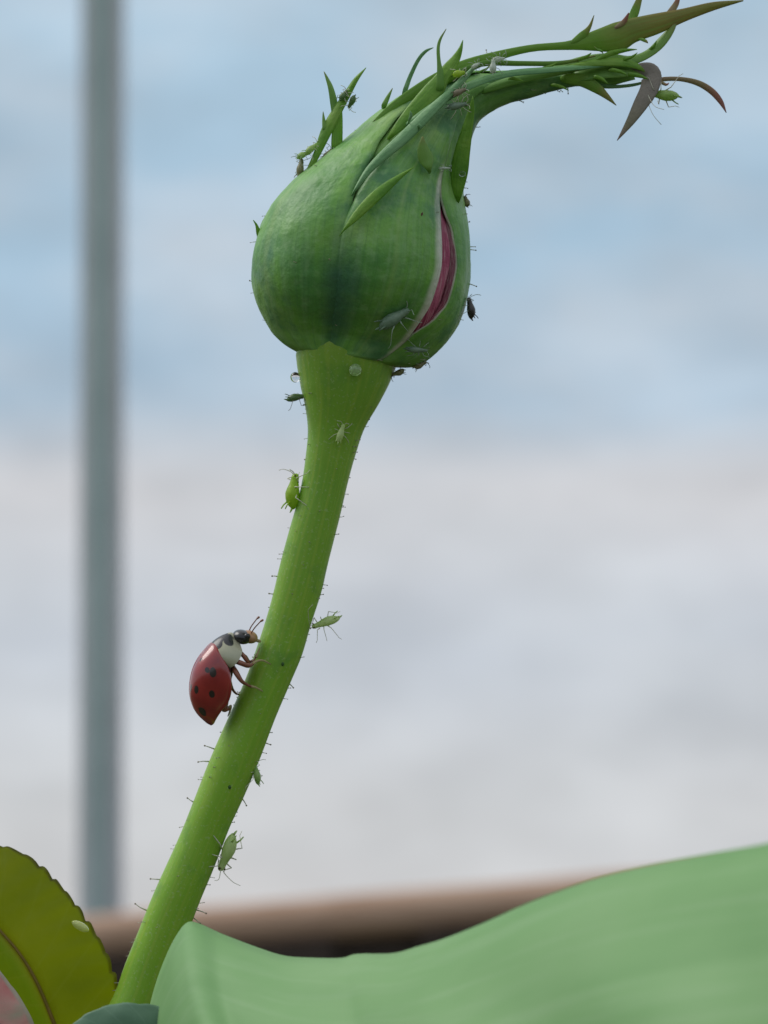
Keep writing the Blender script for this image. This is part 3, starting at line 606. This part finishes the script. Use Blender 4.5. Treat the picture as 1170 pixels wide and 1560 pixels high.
aphid('pale green aphid with a whitish back on the right edge of the lower stem', 346, 1298, 8, (-.34, 1, 0), 62, (1, .34, .8), 'pale', fat=.78, seed=4, ant=.8, antdir=(.3, .5, .3))
aphid('dark grey aphid sticking out at the left side below the bud', 452, 606, 8, (1, -.25, 0), 32, (-.2, -1, .5), 'dark', 'd', fat=.9, seed=5)
aphid('translucent green aphid nymph lying on the stem below the bud', 520, 661, 45, (.3, -1, 0), 30, T_, 'pale', fat=.75, seed=7, legs=.8, ant=.6, eyes=False)
aphid('olive brown aphid tucked under the bud where the stem widens', 606, 568, 10, (-1, .45, 0), 22, (.4, 1, .3), 'olive', 'd', fat=1.1, seed=8)
aphid('brown aphid hanging with pale legs under the lower right of the bud', 640, 556, 10, (1, -.4, 0), 22, (.4, 1, .3), 'olive', 'w', fat=1.1, seed=9, legs=1.3)
aphid('blackish aphid with pale legs on the right bulge of the bud', 716, 470, 10, (-.1, -1, 0), 34, (1, -.1, .5), 'black', 'w', fat=.95, seed=10)
aphid('small brown aphid on the right edge of the bud above the pink petal', 710, 308, 10, (-.2, -1, 0), 18, (1, 0, .4), 'olive', 'd', fat=1.3, seed=11, legs=1.2)
aphid('green aphid hanging under the withered taupe sepal tip', 1008, 148, 26, (-1, -.08, 0), 48, (.05, 1, .9), 'green', fat=.8, seed=12, antdir=(-.4, .2, 1.0), legs=1.0)
aphid('olive aphid lowest of the cluster left of the bud shoulder', 459, 259, 26, (.05, -1, 0), 30, (-1, 0, .6), 'olive', 'w', fat=.95, seed=13, legs=1.2)
aphid('green grey aphid above the lowest one left of the bud shoulder', 463, 240, 30, (.8, -.4, 0), 22, (-.4, -1, .5), 'green', 'w', fat=1.1, seed=14)
aphid('green aphid beside the foot of the long left lobe', 476, 231, 34, (.7, -.7, 0), 26, (-.7, -.7, .6), 'green', fat=1.0, seed=15)
aphid('brownish aphid between the left lobes and the bud shoulder', 500, 240, 38, (.6, -.8, 0), 22, (-.5, -.4, 1), 'olive', 'w', fat=1.0, seed=16, legs=1.2)
aphid('small dark green aphid at the right side of the forked left lobe', 536, 161, 42, (-.45, 1, 0), 22, (1, .3, .8), 'dark', fat=1.0, seed=17)
aphid('dark green aphid sitting in the fork of the left lobe', 524, 152, 46, (.5, -.8, 0), 20, (-.5, -.4, 1), 'dark', fat=1.1, seed=18)
aphid('white shed aphid skin hanging on the neck between the sepal strands', 748, 114, 84, (.05, -1, 0), 22, T_, 'white', 'w', fat=1.0, seed=19, name='shed_skin', cat_='insect skin', eyes=False, group='shed aphid skins on the bud')
aphid('small white shed skin on the neck above the dangling one', 757, 101, 72, (1, -.1, 0), 20, T_, 'white', 'w', fat=.8, seed=20, name='shed_skin', cat_='insect skin', eyes=False, group='shed aphid skins on the bud')
aphid('white shed skin at the end of the bluish strand', 722, 114, 94, (1, -.6, 0), 15, T_, 'white', 'w', fat=.9, seed=21, name='shed_skin', cat_='insect skin', eyes=False, group='shed aphid skins on the bud')
aphid('yellowish round aphid beside the tip of the bluish strand', 697, 126, 92, (1, -.2, 0), 20, T_, 'lime', fat=1.2, seed=22, legs=.7, ant=.5)
aphid('pinkish brown aphid just below the bluish strand on the neck', 697, 154, 96, (1, -.45, 0), 24, T_, 'pink', fat=.9, seed=23, legs=.7, ant=.6)
aphid('grey green translucent aphid on the dark neck below the pinkish one', 694, 174, 92, (1, -.22, 0), 32, T_, 'grey', fat=.75, seed=24, legs=.8, ant=.6)
aphid('big grey shed aphid skin with splayed legs on the lower front of the bud', 600, 494, 128, (.85, -.55, .1), 54, (-.2, -.3, 1), 'grey', 'w', fat=.8, seed=25, legs=.8, ant=.5, name='shed_skin', cat_='insect skin', eyes=False, group='shed aphid skins on the bud')
aphid('flattened grey shed skin at the bottom of the bud', 634, 537, 74, (1, .1, 0), 34, (0, .3, 1), 'grey', 'w', fat=.6, seed=26, legs=.6, ant=.4, name='shed_skin', cat_='insect skin', eyes=False, group='shed aphid skins on the bud')
aphid('white speck of shed skin in the slit at the top of the pink petal', 676, 268, 100, (1, 0, 0), 17, T_, 'white', 'w', fat=.55, seed=27, legs=.5, ant=.4, name='shed_skin', cat_='insect skin', eyes=False, group='shed aphid skins on the bud')
# beads of liquid on green skin
def bead(c, ax, ay, ra_, rb_, label, colr, tw=.55):
    m = bpy.data.materials.new('bead'); m.use_nodes = True; p_ = m.node_tree.nodes['Principled BSDF']
    p_.inputs['Base Color'].default_value = (*colr, 1); p_.inputs['Transmission Weight'].default_value = tw; p_.inputs['Roughness'].default_value = .03; p_.inputs['IOR'].default_value = 1.4; p_.inputs['Coat Weight'].default_value = .6
    b = MB(); b.ball(c, ax*ra_*S, ay*rb_*S, FWD*7*S, 20, 14); o = b.build('drop', m); o['label'] = label; o['category'] = 'drop'
bead(L(542, 567, 71), RT, UP, 9.5, 9.5, 'pale round drop on the front of the stem just below the bud', (.66, .88, .42), .6)
# honeydew drop
gl = bpy.data.materials.new('clear_drop'); gl.use_nodes = True; pb_ = gl.node_tree.nodes['Principled BSDF']
pb_.inputs['Transmission Weight'].default_value = 1; pb_.inputs['Roughness'].default_value = .02; pb_.inputs['IOR'].default_value = 1.33
b = MB(); c = L(450, 575, 6); b.ball(c, RT*7.5*S, UP*8*S, FWD*7.5*S, 20, 14); dr = b.build('honeydew_drop', gl)
dr['label'] = 'clear round honeydew drop on the left edge just under the bud'; dr['category'] = 'drop'
b = MB(); c = L(702, 274, 80); b.ball(c, RT*5*S, UP*4.5*S, FWD*4*S, 16, 10); dr = b.build('honeydew_drop', gl)
dr['label'] = 'tiny honeydew drop on the right pointed lobe of the bud'; dr['category'] = 'drop'

# ------------------------------------------------------------ leaves round the foot of the stem
def leaf_mesh(spine, right, left, pt, n=70, m=17, th=.00012, teeth=0, tooth_amp=0, curl=0, ripple=0, sink=.06, seed=0):
    """spine: (x, y, d); right / left: half widths in pixels, along the spine. pt maps (x, y, z) to space."""
    sp = cat(spine, n); rw = [q[0] for q in cat([(w,) for w in right], n)]; lw = [q[0] for q in cat([(w,) for w in left], n)]
    rows, uvs = [], []
    for i, (x, y, z) in enumerate(sp):
        a_, c_ = sp[max(i-1, 0)], sp[min(i+1, n-1)]
        tx, ty = c_[0]-a_[0], c_[1]-a_[1]; q = math.hypot(tx, ty); tx, ty = tx/q, ty/q
        nx, ny = -ty, tx                              # to the right of the travel direction (y down)
        ph = i/(n-1)*teeth; tf = (ph % 1); tq = tf/.82 if tf < .82 else (1-tf)/.18; saw = tooth_amp*(math.sin(tq*math.pi/2)**1.2-.5)*(1+.5*math.sin(ph*1.9+seed))
        r_, u_r = [], []
        for j in range(-m, m+1):
            t = j/m; w = (rw[i] if j > 0 else lw[i]); e = abs(t)
            ww = t*(w+(saw if e > .92 else 0)*min(1, w/30))
            lag = e**1.2*w*.28                        # the side veins sweep forward
            zz = z - sink*w*(1-e)*.0 + curl*w*e*e + ripple*w*.02*math.sin(i*.55+e*4+seed)*e + mnoise.noise(Vector((x*.02+t*2, y*.02, seed)))*ripple*1.2
            zz += -.05*w*math.exp(-(e/.06)**2)
            r_.append(pt(x+nx*ww+tx*lag*0, y+ny*ww+ty*lag*0, zz)); u_r.append((.5+.5*t, i/(n-1)))
        rows.append(r_); uvs.append(u_r)
    b = MB(); b.grid(rows, uvs); return b, sp
def vein_hook(vein, rib, n_v=9, amt=.5, slope=1.1, wob=.06):
    def h(col, u, v, z, mixin, math_, step, n, k):
        e = math_('ABSOLUTE', math_('SUBTRACT', u, .5)); e = math_('MULTIPLY', e, 2.0)
        q = math_('SUBTRACT', math_('MULTIPLY', v, float(n_v)), math_('MULTIPLY', e, slope)); q = math_('ADD', q, math_('MULTIPLY', z, wob*4))
        fr = math_('ABSOLUTE', math_('SUBTRACT', math_('FRACT', q), .5))
        col = mixin(math_('MULTIPLY', step(fr, .07, .0), amt), col, vein)
        tcn = n.new('ShaderNodeTexCoord'); vo = n.new('ShaderNodeTexVoronoi'); vo.feature = 'DISTANCE_TO_EDGE'; vo.inputs['Scale'].default_value = 900; k.new(tcn.outputs['Object'], vo.inputs['Vector'])
        col = mixin(math_('MULTIPLY', step(vo.outputs['Distance'], .09, .0), amt*.35), col, vein)
        return mixin(step(e, .05, .02), col, rib)
    return h
# olive leaf, bottom left
def olive_hook(col, u, v, z, mixin, math_, step, n, k):
    col = mixin(step(u, .50, .44), col, (.16, .33, .018))
    return vein_hook((.38, .44, .09), (.22, .15, .04), 9, .24)(col, u, v, z, mixin, math_, step, n, k)
ol_m = mat('leaf_olive', [(.17, .23, .014), (.28, .34, .016), (.36, .40, .03)], scale=160, rough=.5, trans=.6, tcol=(.62, .66, .012), bump=.45, bscale=1400,
           hook=olive_hook, edge=((.035, .015, .025), .030))
olive = thing('rose_leaf', 'olive green rose leaf with dark toothed edge at the lower left', 'leaf', L(120, 1700, -40))
b, sp = leaf_mesh([(118, 1700, -46), (98, 1620, -40), (76, 1560, -34), (54, 1505, -28), (30, 1462, -24), (0, 1425, -22), (-40, 1385, -24), (-90, 1345, -30), (-150, 1310, -40), (-190, 1290, -50)],
                  [2, 84, 108, 115, 113, 114, 108, 76, 30, 1], [2, 90, 130, 150, 150, 135, 110, 70, 26, 1], L, n=190, m=22, teeth=21, tooth_amp=3.6, curl=-.10, ripple=.3, seed=3)
o = b.build('blade', ol_m, olive); mo = o.modifiers.new('thickness', 'SOLIDIFY'); mo.thickness = 2.2*S; mo.offset = 0
b = MB(); q = [L(x, y, z-3) for x, y, z in sp]; b.tube(q, [(3.6-3*i/(len(q)-1))*S for i in range(len(q))], 8)
rib_m = mat('rib_reddish', [(.24, .18, .03), (.32, .20, .05)], scale=800, rough=.5, trans=.2)
b.build('midrib', rib_m, olive)
b = MB(); b.tube([L(118, 1702, -46), L(122, 1780, -40), L(90, 1900, -20)], [5.5*S, 6*S, 7*S], 10); b.build('leafstalk', M['stem'], olive)
bead(L(121, 1413, -14), (RT*.86-UP*.5), (RT*.5+UP*.86), 15, 6.5, 'yellowish oval drop on the olive leaf near its dark edge', (.85, .88, .35))
# pink young leaf at the corner
pk_m = mat('leaf_pink', [(.72, .24, .24), (.78, .42, .38), (.52, .50, .38)], scale=330, pos=[.36, .52, .70], rough=.5, trans=.25, bump=.6, bscale=1500, edge=((.55, .47, .38), .07), distort=.5)
pink = thing('young_leaf', 'mottled pink young leaf with a pale rim in the lower left corner', 'leaf', L(-10, 1760, 50))
b, sp = leaf_mesh([(2, 1760, 40), (2, 1700, 50), (0, 1620, 56), (-8, 1560, 58), (-20, 1510, 56), (-40, 1462, 50), (-70, 1420, 40)], [3, 40, 68, 64, 46, 26, 1], [3, 30, 50, 50, 40, 24, 1], L, n=50, m=12, teeth=9, tooth_amp=1, curl=-.25, ripple=1, seed=8)
o = b.build('blade', pk_m, pink); mo = o.modifiers.new('thickness', 'SOLIDIFY'); mo.thickness = 5*S; mo.offset = 0
b = MB(); b.tube([L(2, 1755, 40), L(10, 1820, 40), L(20, 1950, 30)], [4*S, 5*S, 5.5*S], 8); b.build('leafstalk', M['stem'], pink)
# small grey-green leaf in front of the foot of the stem
sg_m = mat('leaf_grey_green', [(.10, .20, .12), (.15, .27, .17)], scale=60, rough=.55, trans=.15, bump=.3, bscale=900, hook=vein_hook((.2, .32, .22), (.2, .3, .2), 8, .3))
small = thing('rose_leaf', 'small grey green blurred leaf crossing the foot of the stem', 'leaf', P(180, 1700, .192))
def near(d0):
    return lambda x, y, z: P(x, y, d0 - z*S)
b, sp = leaf_mesh([(360, 1660, 0), (310, 1612, 10), (260, 1585, 20), (210, 1572, 28), (165, 1572, 30), (125, 1580, 26), (90, 1600, 16)], [1, 30, 42, 42, 38, 24, 1], [1, 28, 40, 42, 36, 22, 1], near(.194), n=60, m=14, teeth=10, tooth_amp=1.5, curl=-.35, ripple=1, seed=11)
o = b.build('blade', sg_m, small); mo = o.modifiers.new('thickness', 'SOLIDIFY'); mo.thickness = 6*S; mo.offset = 0
b = MB(); b.tube([P(358, 1658, .194), P(400, 1730, .196), P(430, 1900, .2)], [4*S, 5*S, 6*S], 8); b.build('leafstalk', M['stem'], small)
# the big blurred leaf nearest to the viewer
def big_hook(col, u, v, z, mixin, math_, step, n, k):
    def band(su, sv, lo, hi, amt, c, col):
        cb = n.new('ShaderNodeCombineXYZ'); k.new(math_('MULTIPLY', u, su), cb.inputs[0]); k.new(math_('MULTIPLY', v, sv), cb.inputs[1])
        q = n.new('ShaderNodeTexNoise'); q.inputs['Scale'].default_value = 1; q.inputs['Detail'].default_value = 2; q.inputs['Distortion'].default_value = .4; k.new(cb.outputs[0], q.inputs['Vector'])
        return mixin(math_('MULTIPLY', step(q.outputs[0], lo, hi), amt), col, c)
    col = band(20, 1.6, .46, .72, .34, (.17, .36, .13), col)
    return band(60, 4.5, .45, .75, .30, (.38, .56, .31), col)
bl_m = mat('leaf_light_green', [(.22, .43, .165), (.255, .465, .19), (.29, .49, .22)], scale=70, rough=.6, trans=.25, tcol=(.34, .55, .2), bump=.4, bscale=500, spec=.3, hook=big_hook)
big = thing('rose_leaf', 'large light green blurred leaf filling the lower right foreground', 'leaf', P(700, 1900, .16))
EDGE = cat([(205, 1640, .198), (222, 1570, .197), (240, 1500, .196), (260, 1448, .195), (277, 1418, .195), (289, 1407, .195), (304, 1410, .1945), (326, 1420, .194), (350, 1430, .193), (395, 1447, .191), (435, 1459, .189), (480, 1462, .187), (522, 1462, .185), (546, 1456, .184), (600, 1455, .181), (640, 1444, .179), (680, 1432, .177),
            (740, 1408, .174), (800, 1381, .171), (860, 1358, .168), (920, 1338, .165), (1000, 1319, .161), (1090, 1302, .157), (1180, 1286, .153), (1290, 1262, .149), (1400, 1260, .146)], 120)
rows, uvs = [], []
for i, (x, y, d) in enumerate(EDGE):
    f = i/119; r_, u_r = [], []
    bx, by, bd = 320+f*1000, 1990-f*60, .185-.05*f
    for j in range(40):
        t = j/39; e = t
        xx = x+(bx-x)*t*t*.9+(bx-x)*.1*t; yy = y+(by-y)*t; dd = d+(bd-d)*t
        bulge = -.0045*math.sin(math.pi*min(1, t*1.15)) + .0012*math.sin(f*9+t*7)*t + .0007*math.sin(f*31-t*5)*min(1, t*3)
        bulge += .0016*math.exp(-(t/.05)**2)
        r_.append(P(xx, yy, dd+bulge)); u_r.append((t*.5, f))
    rows.append(r_); uvs.append(u_r)
b = MB(); b.grid(rows, uvs); o = b.build('blade', bl_m, big); mo = o.modifiers.new('thickness', 'SOLIDIFY'); mo.thickness = .0003; mo.offset = 0
b = MB(); q = [r[-1] for r in rows]; b.tube(q[::6], [(.0011-.0007*i/19) for i in range(len(q[::6]))], 8); b.build('midrib', sg_m, big)
b = MB(); b.tube([rows[0][-1], rows[0][-1]+Vector((-.006, .004, -.008)), rows[0][-1]+Vector((-.012, .012, -.03))], [.0011, .0012, .0014], 8); b.build('leafstalk', M['stem'], big)
